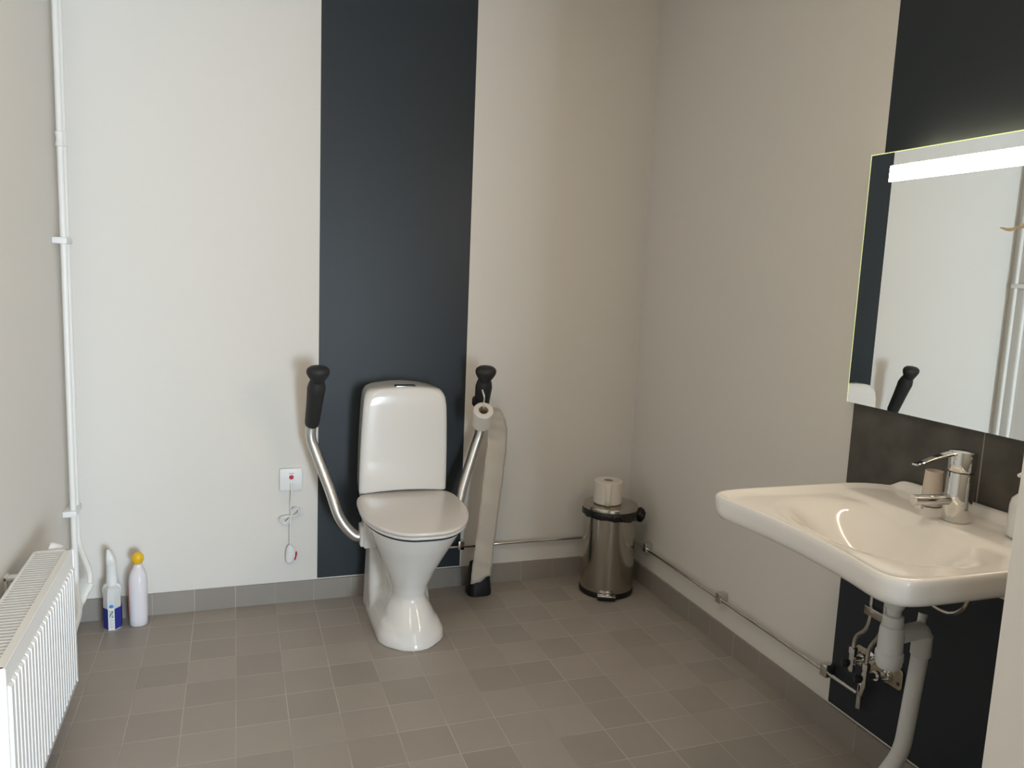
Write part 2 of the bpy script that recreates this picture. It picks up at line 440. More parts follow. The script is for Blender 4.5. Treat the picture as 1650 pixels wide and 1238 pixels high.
# ------------------------------------------------------------------ folded-up armrests
def armrest(s, label):
    """s = -1 left of the toilet, 1 right of it"""
    c0 = 1.166
    X = lambda d: c0 + s * d
    t = thing('support_rail', label, 'armrest', (X(.13), -.2, .3), 'armrests folded up beside the toilet')
    def tb(bm):
        path = [(X(.135), -.200, .326), (X(.178), -.196, .328), (X(.232), -.180, .395), (X(.268), -.150, .50), (X(.318), -.122, .640), (X(.338), -.118, .705), (X(.334), -.126, .765), (X(.327), -.155, .83)]
        tube(bm, catmull(path, 8), .0200, 20)
    simple('tube', tb, 'alu', t)
    gb = Vector((X(.334), -.122, .748)); gt = Vector((X(.322), -.212, .945)); ax = (gt - gb)
    def grip(bm):
        L = ax.length; q = ax.to_track_quat('Z', 'Y')
        prof = [(.001, -.004), (.018, -.003), (.0250, .004), (.0275, .014), (.0285, .05), (.0300, .10), (.0322, .145), (.0338, .170), (.0305, .188), (.025, .206)]
        lathe(bm, prof, gb, ax, 28, (1.0, 1.0))
    simple('grip', grip, 'grip', t)
    def knob(bm):
        d = ax.normalized(); c = gt + d * .006 + Vector((0, -.006, .010))
        # mushroom head, wider across than deep
        side = Vector((1, 0, 0)); fwd = side.cross(Vector((0, -.25, 1)).normalized()).normalized(); up = side.cross(fwd).normalized()
        if up.z < 0: up = -up
        rs = []
        for (rx, ry, h) in [(.020, .020, -.036), (.024, .023, -.028), (.033, .026, -.016), (.0405, .030, -.002), (.0425, .032, .008), (.040, .030, .018), (.031, .024, .0255), (.016, .012, .029), (.001, .001, .0295)]:
            rs.append([c + side * rx * math.cos(2 * PI * k / 32) + fwd * ry * math.sin(2 * PI * k / 32) + up * h for k in range(32)])
        rings(bm, rs)
    simple('knob', knob, 'grip', t)
    def br(bm):
        x0, x1 = sorted((X(.100), X(.148)))
        box(bm, x0, x1, -.245, -.170, .285, .420, .008, 3)
        xa, xb = sorted((X(.125), X(.160)))
        box(bm, xa, xb, -.235, -.172, .290, .372, .006, 3)
    simple('mounting_bracket', br, 'ceramic', t)
    return t
arm_l = armrest(-1, 'left aluminium armrest folded up beside the toilet, with black grip and nothing hanging on it')
arm_r = armrest(1, 'right aluminium armrest folded up beside the toilet, its black grip carrying the paper roll')

# paper roll on a wire spindle at the right grip
RA = Vector((-.12, -.68, .74)).normalized()           # roll axis
RC = Vector((1.474, -.240, .790))
sp = thing('roll_spindle', 'bent metal wire holding the hanging toilet roll at the right black grip', 'roll holder', (1.49, -.17, .83))
top = RC + RA * .052
def wire(bm):
    tube(bm, catmull([(1.484, -.178, .845), RC - RA * .055, RC - RA * .02, top, top + RA * .015 + Vector((0, .006, .012)), top + Vector((.004, .012, .045)), top + Vector((-.004, .016, .073))], 8), .0035, 12)
simple('wire', wire, 'alu', sp)
simple('clamp_ring', lambda bm: lathe(bm, [(.0325, -.012), (.0345, -.010), (.0345, .010), (.0325, .012)], (1.4885, -.163, .838), (-.012, -.09, .197), 28), 'black', sp)
def roll_mesh(bm, c, ax, R, ri, h, n=48):
    q = Vector(ax).normalized().to_track_quat('Z', 'Y'); rs = []
    b = .004
    for r, z in [(ri, -h), (R - b, -h), (R, -h + b), (R, h - b), (R - b, h), (ri + .001, h), (ri, h - .001)]:
        rs.append([Vector(c) + q @ Vector((r * math.cos(2 * PI * k / n), r * math.sin(2 * PI * k / n), z)) for k in range(n)])
    vr = [[bm.verts.new(p) for p in r] for r in rs]
    for i in range(len(vr)):
        a, b_ = vr[i], vr[(i + 1) % len(vr)]
        for k in range(n): bm.faces.new((a[k], a[(k + 1) % n], b_[(k + 1) % n], b_[k]))
def roll_core(bm, c, ax, r, h, n=32):
    q = Vector(ax).normalized().to_track_quat('Z', 'Y')
    rs = [[Vector(c) + q @ Vector((rr_ * math.cos(2 * PI * k / n), rr_ * math.sin(2 * PI * k / n), z)) for k in range(n)] for rr_, z in ((r, -h), (r, h), (r - .0015, h), (r - .0015, -h))]
    vr = [[bm.verts.new(p) for p in rr_] for rr_ in rs]
    for i in range(4):
        a, b_ = vr[i], vr[(i + 1) % 4]
        for k in range(n): bm.faces.new((a[k], a[(k + 1) % n], b_[(k + 1) % n], b_[k]))
hr = thing('toilet_roll', 'toilet roll on the right armrest, its long paper strip hanging down to the floor', 'toilet roll', tuple(RC))
simple('paper_body', lambda bm: roll_mesh(bm, RC, RA, .0395, .0195, .046), 'rollpaper', hr)
simple('cardboard_core', lambda bm: roll_core(bm, RC, RA, .0192, .044), 'card', hr)
def strip(bm):
    # left and right edge curves of the ribbon, from the roll's far side down to the floor
    nz = 60; W = 9
    Lc = catmull([(1.462, -.215, .745), (1.500, -.200, .762), (1.518, -.180, .72), (1.520, -.170, .65), (1.507, -.166, .45), (1.490, -.162, .25), (1.474, -.160, .072)], 10)
    Rc = catmull([(1.500, -.255, .832), (1.560, -.205, .812), (1.604, -.165, .735), (1.610, -.155, .64), (1.596, -.152, .45), (1.578, -.150, .25), (1.566, -.150, .090)], 10)
    vs = []
    n = len(Lc)
    for i in range(n):
        row = []
        for k in range(W):
            t = k / (W - 1)
            p = Lc[i].lerp(Rc[i], t)
            zz = p.z
            wav = .0034 * math.sin(zz * 55 + t * 2.0) * (1 if zz < .7 else .3) + .0026 * math.sin(zz * 130 + t * 5)
            bow = -.006 * math.sin(t * PI)
            if i == n - 1: zz += random.uniform(-.006, .007)
            row.append(bm.verts.new((p.x, p.y + wav + bow, zz)))
        vs.append(row)
    for i in range(n - 1):
        for k in range(W - 1): bm.faces.new((vs[i][k], vs[i][k + 1], vs[i + 1][k + 1], vs[i + 1][k]))
ps = simple('hanging_paper', strip, 'paper', hr)
so = ps.modifiers.new('thick', 'SOLIDIFY'); so.thickness = .0008

# toilet brush in a black holder behind the paper end
tb_ = thing('toilet_brush', 'black toilet brush holder on the floor behind the torn end of the paper', 'toilet brush', (1.528, -.100, 0))
def holder(bm):
    rs = []
    for z, hx, hy in [(0, .044, .040), (.004, .049, .045), (.02, .050, .046), (.06, .046, .041), (.105, .042, .037), (.135, .039, .034), (.135, .034, .03), (.02, .03, .03)]:
        rs.append([Vector((p[0], p[1], z)) for p in rrect(1.528, -.100, hx, hy, .025, 6)])
    rings(bm, rs)
simple('holder', holder, 'black', tb_)
simple('handle', lambda bm: tube(bm, [(1.540, -.098, .03), (1.545, -.090, .20), (1.552, -.082, .34)], .0065, 14), 'black', tb_)

# ------------------------------------------------------------------ alarm pull
al = thing('alarm_pull', 'white wall alarm plate with red button and knotted pull cord left of the dark stripe', 'alarm', (.764, 0, .51))
def plate(bm):
    prism(bm, rrect(.7635, .510, .0445, .0455, .008), 0, .012, .004, 3, frame=lambda x, y, z: Vector((x, -z, y)))
simple('cover_plate', plate, 'plastic', al)
simple('red_button', lambda bm: lathe(bm, [(.009, 0), (.009, .0135), (.0075, .015), (.001, .0155)], (.765, 0, .520), (0, -1, 0), 24), 'red', al)
simple('button_caption', lambda bm: box(bm, .755, .775, -.0124, -.0120, .5345, .5365), 'red', al, smooth=False)
simple('cord_outlet', lambda bm: tube(bm, [(.765, -.012, .492), (.765, -.017, .488), (.766, -.018, .462)], lambda t: .0058 - .0015 * t, 12), 'plastic', al)
def cord(bm):
    tube(bm, catmull([(.766, -.018, .468), (.764, -.014, .44), (.762, -.012, .405), (.764, -.012, .37), (.761, -.012, .33), (.760, -.012, .29), (.760, -.012, .245)], 6), .0030, 8)
    for k in range(5):        # the figure-eight knot of spare cord
        d = (k - 2) * .003
        pts = []
        for j in range(33):
            a = 2 * PI * j / 32
            u = .046 * math.cos(a) * (1 - .05 * k); v = .0115 * math.sin(2 * a) * 1.15 + d * math.cos(a)
            ang = math.radians(33 + 2 * k)
            pts.append((.764 + u * math.cos(ang) - v * math.sin(ang), -.012 - .003 * (k % 3), .362 + u * math.sin(ang) + v * math.cos(ang)))
        tube(bm, pts, .0024, 6)
simple('cord', cord, 'plastic', al)
def pull(bm):
    rs = []
    for z, hx, c in [(.245, .003, .760), (.240, .009, .760), (.228, .016, .762), (.21, .020, .7635), (.195, .021, .763), (.182, .018, .761), (.172, .012, .757), (.166, .004, .754)]:
        rs.append([Vector((c + hx * math.cos(2 * PI * k / 20), -.016 + .010 * math.sin(2 * PI * k / 20) * min(1, hx / .012), z)) for k in range(20)])
    rings(bm, rs)
pl = simple('pull_handle', pull, 'plastic', al)
def redp(bm):
    rs = []
    for z, c in [(.212, .7825), (.205, .7825), (.192, .7795), (.182, .777)]:
        rs.append([Vector((c + .0055 * math.cos(2 * PI * k / 12), -.016 + .007 * math.sin(2 * PI * k / 12), z)) for k in range(12)])
    rings(bm, rs)
simple('red_catch', redp, 'red', al)

# ------------------------------------------------------------------ radiator
RY0, RY1, RX0, RX1, RZ0, RZ1 = -1.44, -.74, .028, .130, .131, .533
rad = thing('radiator', 'white panel radiator with slotted top grille on the left wall', 'radiator', (.08, -1.09, RZ0))
def ridged(xf, xb, s):
    """pressed panel with vertical flutes; s = outward sign"""
    def f(bm):
        ny = 24; per = (RY1 - RY0 - .03) / ny; cols = []
        y = RY0 + .015; ys = [(RY0, 0), (RY0 + .012, 0)]
        for i in range(ny):
            for t, h in ((.10, 0), (.17, 1), (.80, 1), (.87, 0)): ys.append((y + per * (i + t), h))
        ys += [(RY1 - .012, 0), (RY1, 0)]
        zs = [(RZ0, 0, 0), (RZ0 + .024, 0, 0), (RZ0 + .029, 0, 1), (RZ1 - .050, 0, 1), (RZ1 - .045, 0, 0), (RZ1 - .012, 0, 0), (RZ1 - .003, -.003, 0), (RZ1, -.009, 0)]
        g = [[bm.verts.new((xf + s * (dx + .0065 * h * k - .0065 + .0065), yy, z)) for (yy, h) in ys] for (z, dx, k) in zs]
        for a, b in zip(g, g[1:]):
            for i in range(len(a) - 1): bm.faces.new((a[i], a[i + 1], b[i + 1], b[i]))
    return f
fp = simple('front_panel', ridged(RX1 - .0065, 0, 1), 'white_metal', rad, angle=50)
fp.modifiers.new('t', 'SOLIDIFY').thickness = .0015
simple('rear_panel', lambda bm: box(bm, RX0, RX0 + .010, RY0 + .004, RY1 - .004, RZ0, RZ1 - .01, .002), 'white_metal', rad)
def endp(bm, y0, y1):
    box(bm, RX0, RX1 - .004, y0, y1, RZ0 + .004, RZ1, .002)
simple('side_panel', lambda bm: endp(bm, RY0 - .001, RY0 + .0025), 'white_metal', rad)
simple('side_panel', lambda bm: endp(bm, RY1 - .0025, RY1 + .001), 'white_metal', rad)
def grille(bm):
    y = RY0 + .004
    box(bm, RX1 - .026, RX1 - .006, RY0, RY1, RZ1 - .008, RZ1 + .001, .002)
    box(bm, RX0, RX0 + .007, RY0, RY1, RZ1 - .008, RZ1 + .001, .001)
    box(bm, RX0, RX1 - .01, RY0, RY0 + .007, RZ1 - .008, RZ1 + .001)
    box(bm, RX0, RX1 - .01, RY1 - .007, RY1, RZ1 - .008, RZ1 + .001)
    n = 42; pit = (RY1 - RY0 - .016) / n
    for i in range(n):
        yy = RY0 + .008 + pit * (i + .5)
        box(bm, RX0 + .005, RX1 - .024, yy - pit * .23, yy + pit * .23, RZ1 - .010, RZ1)
simple('top_grille', grille, 'white_metal', rad, smooth=False)
simple('shaded_fin_block', lambda bm: [box(bm, RX0 + .010, RX1 - .012, RY0 + .006, RY1 - .006, RZ0 + .02, RZ1 - .035)] + [box(bm, RX0 + .012, RX1 - .024, RY0 + .02 + i * .0275, RY0 + .022 + i * .0275, RZ0 + .02, RZ1 - .05) for i in range(25)], 'radgap', rad, smooth=False)  # dark block around the fins paints the shade below the grille slots
def tv(bm):
    lathe(bm, [(.010, -.03), (.010, 0), (.019, .002), (.021, .010), (.021, .030), (.017, .037), (.001, .038)], (.088, -.700, .512), (-.75, -.15, .35), 24)
simple('thermostat_knob', tv, 'plastic', rad)
def wb(bm, y):
        box(bm, XL, XL + .006, y - .014, y + .014, .30, .515, .001)
        box(bm, XL, RX0 + .004, y - .014, y + .014, .503, .511, .001)
        box(bm, XL + .012, RX0 + .003, y - .010, y + .010, .465, .50, .001)
for y_ in (-.86, -1.30): simple('wall_bracket', lambda bm: wb(bm, y_), 'white_metal', rad)

# heating pipes in the corner
hp = thing('heating_pipe', 'white heating pipe nearer the camera, in the left corner running up the wall', 'pipe', (.018, -.12, .2), 'heating pipes in the left corner')
simple('pipe_run', lambda bm: tube(bm, bend([(.018, -.120, ZC), (.018, -.120, .20), (.060, -.32, .165), (.078, -.74, .165)], .05), .0105, 16), 'white_pipe', hp)
simple('coupling', lambda bm: lathe(bm, [(.0108, 0), (.014, .002), (.014, .012), (.0118, .016), (.0118, .034), (.014, .038), (.014, .048), (.0108, .05)], (.018, -.12, 1.705), (0, 0, 1), 24), 'white_pipe', hp)
hp2 = thing('heating_pipe', 'thinner white heating pipe next to the corner, bending out behind the radiator end', 'pipe', (.018, -.06, .2), 'heating pipes in the left corner')
simple('pipe_run', lambda bm: tube(bm, bend([(.018, -.060, ZC), (.018, -.060, .325), (.068, -.155, .245), (.072, -.175, .212), (.048, -.215, .160), (.060, -.45, .135), (.078, -.74, .145)], .03), .0095, 16), 'white_pipe', hp2)
simple('coupling', lambda bm: lathe(bm, [(.0096, 0), (.0125, .002), (.0125, .012), (.0108, .016), (.0108, .034), (.0125, .038), (.0125, .048), (.0096, .05)], (.018, -.06, 1.715), (0, 0, 1), 24), 'white_pipe', hp2)
def vcol(bm):
    d = Vector((-.024, -.04, -.052)); a = Vector((.0705, -.178, .208))
    lathe(bm, [(.0098, -.004), (.0135, -.002), (.0135, .022), (.0112, .026), (.0112, .046), (.0135, .05), (.0135, .066), (.0098, .07)], a, d, 6)
simple('valve_coupling', vcol, 'white_pipe', hp2)
for z, lab in ((1.40, 'upper small white clamp holding the two corner heating pipes'), (.455, 'lower small white clamp holding the corner heating pipes, above the radiator')):
    bm = bmesh.new(); box(bm, XL, .031, -.142, -.040, z - .011, z + .011, .003)
    tag(link('pipe_clamp', bm, 'plastic'), lab, 'pipe clamp', 'heating pipe clamps')

# ------------------------------------------------------------------ cleaning bottles
sb = thing('spray_bottle', 'white spray bottle with dark blue label on the floor by the back wall', 'spray bottle', (.124, -.10, 0))
def hexring(cx, cy, hx, hy, z, n=8, rot=PI / 8):
    return [Vector((cx + hx * math.cos(2 * PI * k / n + rot) / math.cos(PI / n), cy + hy * math.sin(2 * PI * k / n + rot) / math.cos(PI / n), z)) for k in range(n)]
BX, BY = .127, -.080
def sbody(bm):
    rings(bm, [hexring(BX, BY, .026, .034, 0), hexring(BX, BY, .028, .037, .004), hexring(BX, BY, .029, .038, .10), hexring(BX, BY, .028, .036, .135), hexring(BX, BY, .025, .032, .155), hexring(BX, BY, .014, .017, .168)])
simple('bottle_body', sbody, 'clear', sb, angle=25)
def slabel(bm):
    e = .0006
    rings(bm, [hexring(BX, BY, .0285 + e, .0375 + e, .006), hexring(BX, BY, .029 + e, .038 + e, .085)], False, False)
lb = simple('label', slabel, 'blue', sb, smooth=False)
yf = BY - .038 - .0008
simple('label_panel', lambda bm: box(bm, BX - .010, BX + .011, yf - .0006, yf + .0004, .006, .087), 'plastic', lb, smooth=False)
def gp(bm):
    for i in range(5):
        for j in range(4):
            if (i * 3 + j * 5) % 4 != 1: box(bm, BX - .006 + j * .0034, BX - .0032 + j * .0034, yf - .0009, yf - .0005, .052 + i * .0055, .0565 + i * .0055)
simple('green_print', gp, 'green', lb, smooth=False)
simple('fine_print', lambda bm: [box(bm, BX - .007, BX + .005 + .003 * (i % 2), yf - .0009, yf - .0005, .013 + i * .0055, .0145 + i * .0055) for i in range(7)], 'greyprint', lb, smooth=False)
simple('emblem', lambda bm: lathe(bm, [(.0075, 0), (.0075, .0012)], (BX + .001, yf + .0006, .095), (0, -1, 0), 20, (1, .75)), 'lightblue', sb)
def sleeve(bm):
    lathe(bm, [(.023, .128), (.0225, .14), (.0200, .160), (.0190, .19), (.0170, .222), (.0178, .225), (.0178, .240), (.014, .243)], (BX, BY, 0), (0, 0, 1), 28)
simple('collar', sleeve, 'plastic', sb)
def shoulder(bm):
    for s in (-1, 1):
        tube(bm, catmull([(BX + s * .020, BY, .112), (BX + s * .024, BY, .140), (BX + s * .022, BY, .156), (BX + s * .014, BY, .166)], 5), .0095, 12)
simple('shoulder_guard', shoulder, 'clear', sb)
def trig(bm):
    rs = []
    for z, hx, hy, dy, dx in [(.240, .0155, .018, 0, 0), (.252, .0160, .021, -.002, 0), (.264, .0150, .022, -.004, -.001), (.277, .0120, .020, -.005, -.003), (.289, .0080, .013, -.006, -.006), (.299, .0040, .006, -.006, -.009)]:
        rs.append([Vector((p[0], p[1], z)) for p in rrect(BX + dx, BY + dy, hx, hy, min(hx, hy) * .7, 5)])
    rings(bm, rs)
simple('spray_head', trig, 'plastic', sb)
wbt = thing('cleaner_bottle', 'white cleaner bottle with yellow cap and red side label beside the spray bottle', 'bottle', (.213, -.08, 0))
WX, WY = .213, -.072
def wbod(bm):
    rs = []
    for z, hx, hy in [(0, .026, .030), (.004, .030, .035), (.03, .031, .037), (.17, .031, .037), (.19, .029, .033), (.205, .024, .026), (.218, .017, .018), (.228, .0145, .0145), (.240, .014, .014)]:
        rs.append([Vector((p[0], p[1], z)) for p in rrect(WX, WY, hx, hy, min(hx, hy) * .85, 7)])
    rings(bm, rs)
simple('bottle_body', wbod, 'lavwhite', wbt, angle=50)
def wcap(bm):
    lathe(bm, [(.016, -.012), (.0195, -.008), (.0215, .006), (.0200, .018), (.014, .028), (.006, .033), (.001, .034)], (WX, WY - .002, .250), (.18, -.55, .85), 28)
simple('cap', wcap, 'yellow', wbt)
simple('side_label', lambda bm: prism(bm, rrect(WY + .004, .095, .020, .062, .006), 0, .0008, frame=lambda x, y, z: Vector((WX - .0312 - z, x, y))), 'orange', wbt)

# ------------------------------------------------------------------ pedal bin and roll
BC = Vector((2.083, -.195, 0))
bin_ = thing('pedal_bin', 'brushed steel pedal bin with black liner standing in the back right corner', 'pedal bin', tuple(BC))
simple('body', lambda bm: lathe(bm, [(.1135, .016), (.1135, .355), (.110, .358), (.110, .03)], BC, (0, 0, 1), 72), 'steel', bin_)
simple('base', lambda bm: lathe(bm, [(.110, 0), (.1165, .002), (.1175, .016), (.115, .024), (.1125, .025)], BC, (0, 0, 1), 64), 'black', bin_)
simple('lid', lambda bm: lathe(bm, [(.116, .374), (.119, .377), (.119, .384), (.115, .392), (.09, .3965), (.045, .3985), (.001, .399)], BC, (0, 0, 1), 72), 'steel', bin_)
def liner(bm):
    n = 90; rs = []
    for (dr, z, amp) in [(.1150, .376, 0), (.1195, .372, .0006), (.1205, .362, .001), (.1205, .352, .0014), (.1180, .345, .0016), (.1145, .348, .0)]:
        r = []
        for k in range(n):
            a = 2 * PI * k / n
            # hangs lower towards the right
            low = .010 * max(0, math.cos(a + .9)) ** 3 if amp > .0012 else 0
            rr_ = dr + amp * math.sin(a * 17 + z * 300) + amp * .6 * math.sin(a * 29)
            r.append(BC + Vector((rr_ * math.cos(a), rr_ * math.sin(a), z - low + amp * math.sin(a * 11))))
        rs.append(r)
    rings(bm, rs, False, False)
    # bunched knot of liner at the right side
    c = BC + Vector((.118, -.045, .346)); rs = []
    for i in range(9):
        ph = PI * i / 8; r = []
        for k in range(16):
            a = 2 * PI * k / 16
            f = 1 + .22 * math.sin(3 * a + i) + .15 * math.sin(5 * a + 2 * i)
            r.append(c + Vector((.021 * math.sin(ph) * math.cos(a) * f, .030 * math.sin(ph) * math.sin(a) * f, .030 * math.cos(ph) + .004 * math.sin(2 * a + i))))
        rs.append(r)
    rings(bm, rs)
simple('bin_liner', liner, 'bag', bin_, angle=80)
pd = Vector((-.50, -.866, 0)); side = Vector((.866, -.50, 0))
pd = Vector((-.42, -.907, 0)); side = Vector((.907, -.42, 0))
def pedal(bm, h0, h1, w_, d0, d1, bev):
    vs = box(bm, -w_, w_, d0, d1, h0, h1, bev)
    for v in bm.verts: v.co = BC + side * v.co.x + pd * v.co.y + Vector((0, 0, v.co.z))
simple('pedal', lambda bm: pedal(bm, .006, .022, .038, .108, .142, .004), 'black', bin_)
simple('pedal_plate', lambda bm: pedal(bm, .022, .0255, .039, .116, .144, .0012), 'chrome', bin_)
r2 = thing('toilet_roll', 'spare toilet roll standing upright on the lid of the pedal bin', 'toilet roll', (2.062, -.205, .398))
RC2 = Vector((2.060, -.208, .4485))
simple('paper_body', lambda bm: roll_mesh(bm, RC2, (0, 0, 1), .060, .020, .0495, 64), 'rollpaper', r2)
simple('cardboard_core', lambda bm: roll_core(bm, RC2, (0, 0, 1), .0197, .048), 'card', r2)
def flap(bm):
    n = 8; g = []
    for z in (.400, .425, .46, .496):
        row = []
        for k in range(n):
            a = math.radians(-128 + 3.2 * k); rr_ = .0605 + .0045 * sm(0, 7, k) + .001 * math.sin(z * 200 + k)
            row.append(bm.verts.new(RC2 + Vector((rr_ * math.cos(a), rr_ * math.sin(a), z - RC2.z))))
        g.append(row)
    for a, b in zip(g, g[1:]):
        for k in range(n - 1): bm.faces.new((a[k], a[k + 1], b[k + 1], b[k]))
fl = simple('loose_end', flap, 'rollpaper', r2); fl.modifiers.new('t', 'SOLIDIFY').thickness = .0012

# ------------------------------------------------------------------ chrome water pipe along the walls
wp = thing('water_pipe', 'thin chrome water pipe running low along the back and right walls', 'pipe', (1.4, -.03, .185))
def wpipe(bm):
    tube(bm, bend([(CX + .02, -.027, .184), (2.252, -.027, .184), (2.252, -1.478, .190)], .02), .0062, 14)
simple('pipe_run', wpipe, 'chrome', wp)
def drop(bm):
    tube(bm, [(2.252, -1.488, .150), (2.252, -1.488, .245)], .0085, 16)
    lathe(bm, [(.0088, .225), (.0125, .227), (.0125, .243), (.0088, .245)], (2.252, -1.488, 0), (0, 0, 1), 6)
simple('tee_joint', drop, 'chrome', wp)
clips = [((1.466, -.0, .196), 'y', 'small chrome pipe clip beside the toilet at the right edge of the dark stripe'),
         ((2.25, -.232, .196), 'x', 'chrome pipe clip on the right wall closest to the pedal bin'),
         ((2.25, -.792, .198), 'x', 'chrome pipe clip in the middle of the white part of the right wall'),
         ((2.25, -1.350, .200), 'x', 'chrome pipe clip at the edge of the dark stripe under the washbasin')]
for (c, ax_, lab) in clips:
    bm = bmesh.new()
    if ax_ == 'y': box(bm, c[0] - .014, c[0] + .014, -.038, 0, c[2] - .024, c[2] + .016, .004, 3)
    else: box(bm, 2.238, XR, c[1] - .014, c[1] + .014, c[2] - .024, c[2] + .016, .004, 3)
    tag(link('pipe_clip', bm, 'chrome'), lab, 'pipe clip', 'chrome pipe clips')

# ------------------------------------------------------------------ washbasin
basin = thing('washbasin', 'white ceramic washbasin with concave front edge hung on the right wall', 'washbasin', (2.0, -1.80, .74))
def basin_mesh(bm):
    YC = -1.795
    half = [(1.708, 0), (1.706, .06), (1.703, .12), (1.697, .18), (1.689, .23), (1.687, .260), (1.696, .287), (1.722, .304), (1.77, .311), (1.85, .3125), (1.93, .3125), (2.02, .312), (2.12, .309), (2.17, .300), (2.215, .278), (2.245, .245), (2.260, .215)]
    c = catmull([(p[0], p[1], 0) for p in half], 6)
    seg = [(p.x, YC + p.y) for p in c] + [(2.2645, YC + .17), (2.2645, YC + .085), (2.2645, YC)]
    out = seg + [(x, 2 * YC - y) for x, y in seg[::-1]][1:-1]
    cen = Vector((1.985, YC))
    def h(x, y, f):
        u, v = x, y - YC
        z = .828
        # rim, then the shallow tray inside it
        inner = sm(1.0, .88, f)
        tray = .011 + .006 * sm(1.75, 2.0, u)
        ledge = sm(2.065, 2.10, u)                      # tap ledge at the back
        z -= inner * (tray * (1 - ledge) + .007 * ledge)
        # main bowl
        e = math.sqrt(((u - 1.928) / .175) ** 2 + (abs(v) / .245) ** 2.6)
        z -= .098 * sm(1.06, .02, e) * (1 - ledge)
        # raised lip against the wall
        z += .018 * sm(2.225, 2.250, u)
        return z
    n = len(out); N = 34; rs = []
    fr = [1.0, .995, .988, .98, .97, .96, .95, .94, .93, .92, .905, .89] + [.89 * (1 - (i + 1) / 50) for i in range(49)]
    side_ = []
    # underside and side, from the centre below to the rim
    for f, z in [(.02, .700), (.18, .702), (.34, .708), (.46, .722), (.56, .744), (.68, .762), (.82, .7625), (.93, .7665), (.965, .7705), (.985, .779), (.995, .791), (1.0, .812)]:
        side_.append([Vector((cen.x + (x - cen.x) * f, cen.y + (y - cen.y) * f, z)) for x, y in out])
    for i, f in enumerate(fr):
        dz = {0: .007, 1: .0035, 2: .001}.get(i, 0)
        side_.append([Vector((cen.x + (x - cen.x) * f, cen.y + (y - cen.y) * f, h(cen.x + (x - cen.x) * f, cen.y + (y - cen.y) * f, f) - dz)) for x, y in out])
    rings(bm, side_)
bs = simple('basin_body', basin_mesh, 'ceramic', basin, angle=60)
simple('drain_ring', lambda bm: lathe(bm, [(.001, .0), (.018, .001), (.021, .004), (.026, .003), (.027, 0)], (1.915, -1.795, .718), (0, 0, 1), 32), 'chrome', basin)
for y_ in (-2.07, -1.74): simple('wall_bracket', lambda bm: box(bm, 2.04, XR - .011, y_, y_ + .22, .730, .768, .003), 'nickel', basin)

# tap
tap = thing('faucet', 'chrome single-lever faucet on the back ledge of the washbasin', 'faucet', (2.150, -1.812, .823))
TX, TY = 2.150, -1.812
simple('body', lambda bm: lathe(bm, [(.0305, 0), (.0318, .003), (.0300, .05), (.0290, .114), (.0285, .1155)], (TX, TY, .822), (0, 0, 1), 48), 'chrome', tap)
simple('seam_ring', lambda bm: lathe(bm, [(.0270, .113), (.0270, .120)], (TX, TY, .822), (0, 0, 1), 40), 'darkmetal', tap)
simple('cap', lambda bm: lathe(bm, [(.0295, .119), (.0300, .121), (.0308, .160), (.0295, .1650), (.012, .1665), (.001, .1665)], (TX, TY, .822), (0, 0, 1), 48), 'chrome', tap)
def lever(bm):
    pts = [(TX - .004, TY, .984), (TX - .04, TY + .004, .980), (TX - .075, TY + .010, .971), (TX - .105, TY + .016, .960), (TX - .124, TY + .020, .9555)]
    c = catmull(pts, 5); rs = []
    for i, p in enumerate(c):
        t = i / (len(c) - 1); hw = .013 - .005 * sm(0, .6, t) + .002 * sm(.6, 1, t); th = .0045 - .002 * t
        if i == len(c) - 1: hw *= .6
        rs.append([p + Vector((0, dy, dz)) for dy, dz in ((-hw, -th * .5), (hw, -th * .5), (hw, th * .4), (hw * .8, th), (-hw * .8, th), (-hw, th * .4))])
    rings(bm, rs)
simple('lever', lever, 'chrome', tap)
def spout(bm):
    d = Vector((-1, .12, .01))
    lathe(bm, [(.0125, .012), (.0125, .118), (.0118, .121), (.001, .1215)], (TX, TY, .872), d, 28)
    lathe(bm, [(.010, .0), (.010, .014)], Vector((TX, TY, .872)) + d.normalized() * .104 + Vector((0, 0, -.0185)), (0, 0, 1), 20)
simple('spout', spout, 'chrome', tap)

# cardboard tube behind the tap
def tubec(bm):
    rs = []
    n = 40
    for r, z in ((.0245, 0), (.0205, .086), (.0190, .086), (.0230, .001)):
        rs.append([Vector((2.195 + r * math.cos(2 * PI * k / n), -1.700 + r * math.sin(2 * PI * k / n), .824 + z)) for k in range(n)])
    vr = [[bm.verts.new(p) for p in r] for r in rs]
    for i in range(3):
        for k in range(n): bm.faces.new((vr[i][k], vr[i][(k + 1) % n], vr[i + 1][(k + 1) % n], vr[i + 1][k]))
    bm.faces.new(vr[3][::-1]); bm.faces.new(vr[0])
tag(simple('paper_cup', tubec, 'core'), 'narrow beige paper cup standing behind the faucet on the basin ledge', 'cup')

# soap dispenser
sd = thing('soap_dispenser', 'white-topped soap pump bottle at the right back corner of the washbasin', 'soap dispenser', (2.19, -1.975, .824))
SX, SY = 2.185, -1.953
simple('bottle', lambda bm: lathe(bm, [(.030, 0), (.033, .004), (.033, .070), (.030, .085), (.018, .098), (.013, .101)], (SX, SY, .824), (0, 0, 1), 36), 'clear', sd)
simple('cap', lambda bm: lathe(bm, [(.0185, .094), (.019, .096), (.0185, .113), (.0165, .115)], (SX, SY, .824), (0, 0, 1), 28), 'plastic', sd)
def pump(bm):
    tube(bm, [(SX, SY, .937), (SX, SY, .966)], .0055, 12)
    tube(bm, catmull([(SX + .012, SY - .003, .969), (SX - .004, SY - .002, .970), (SX - .020, SY - .001, .969), (SX - .036, SY + .001, .965)], 5), lambda t: .0085 - .0045 * t, 14)
simple('pump_head', pump, 'plastic', sd)

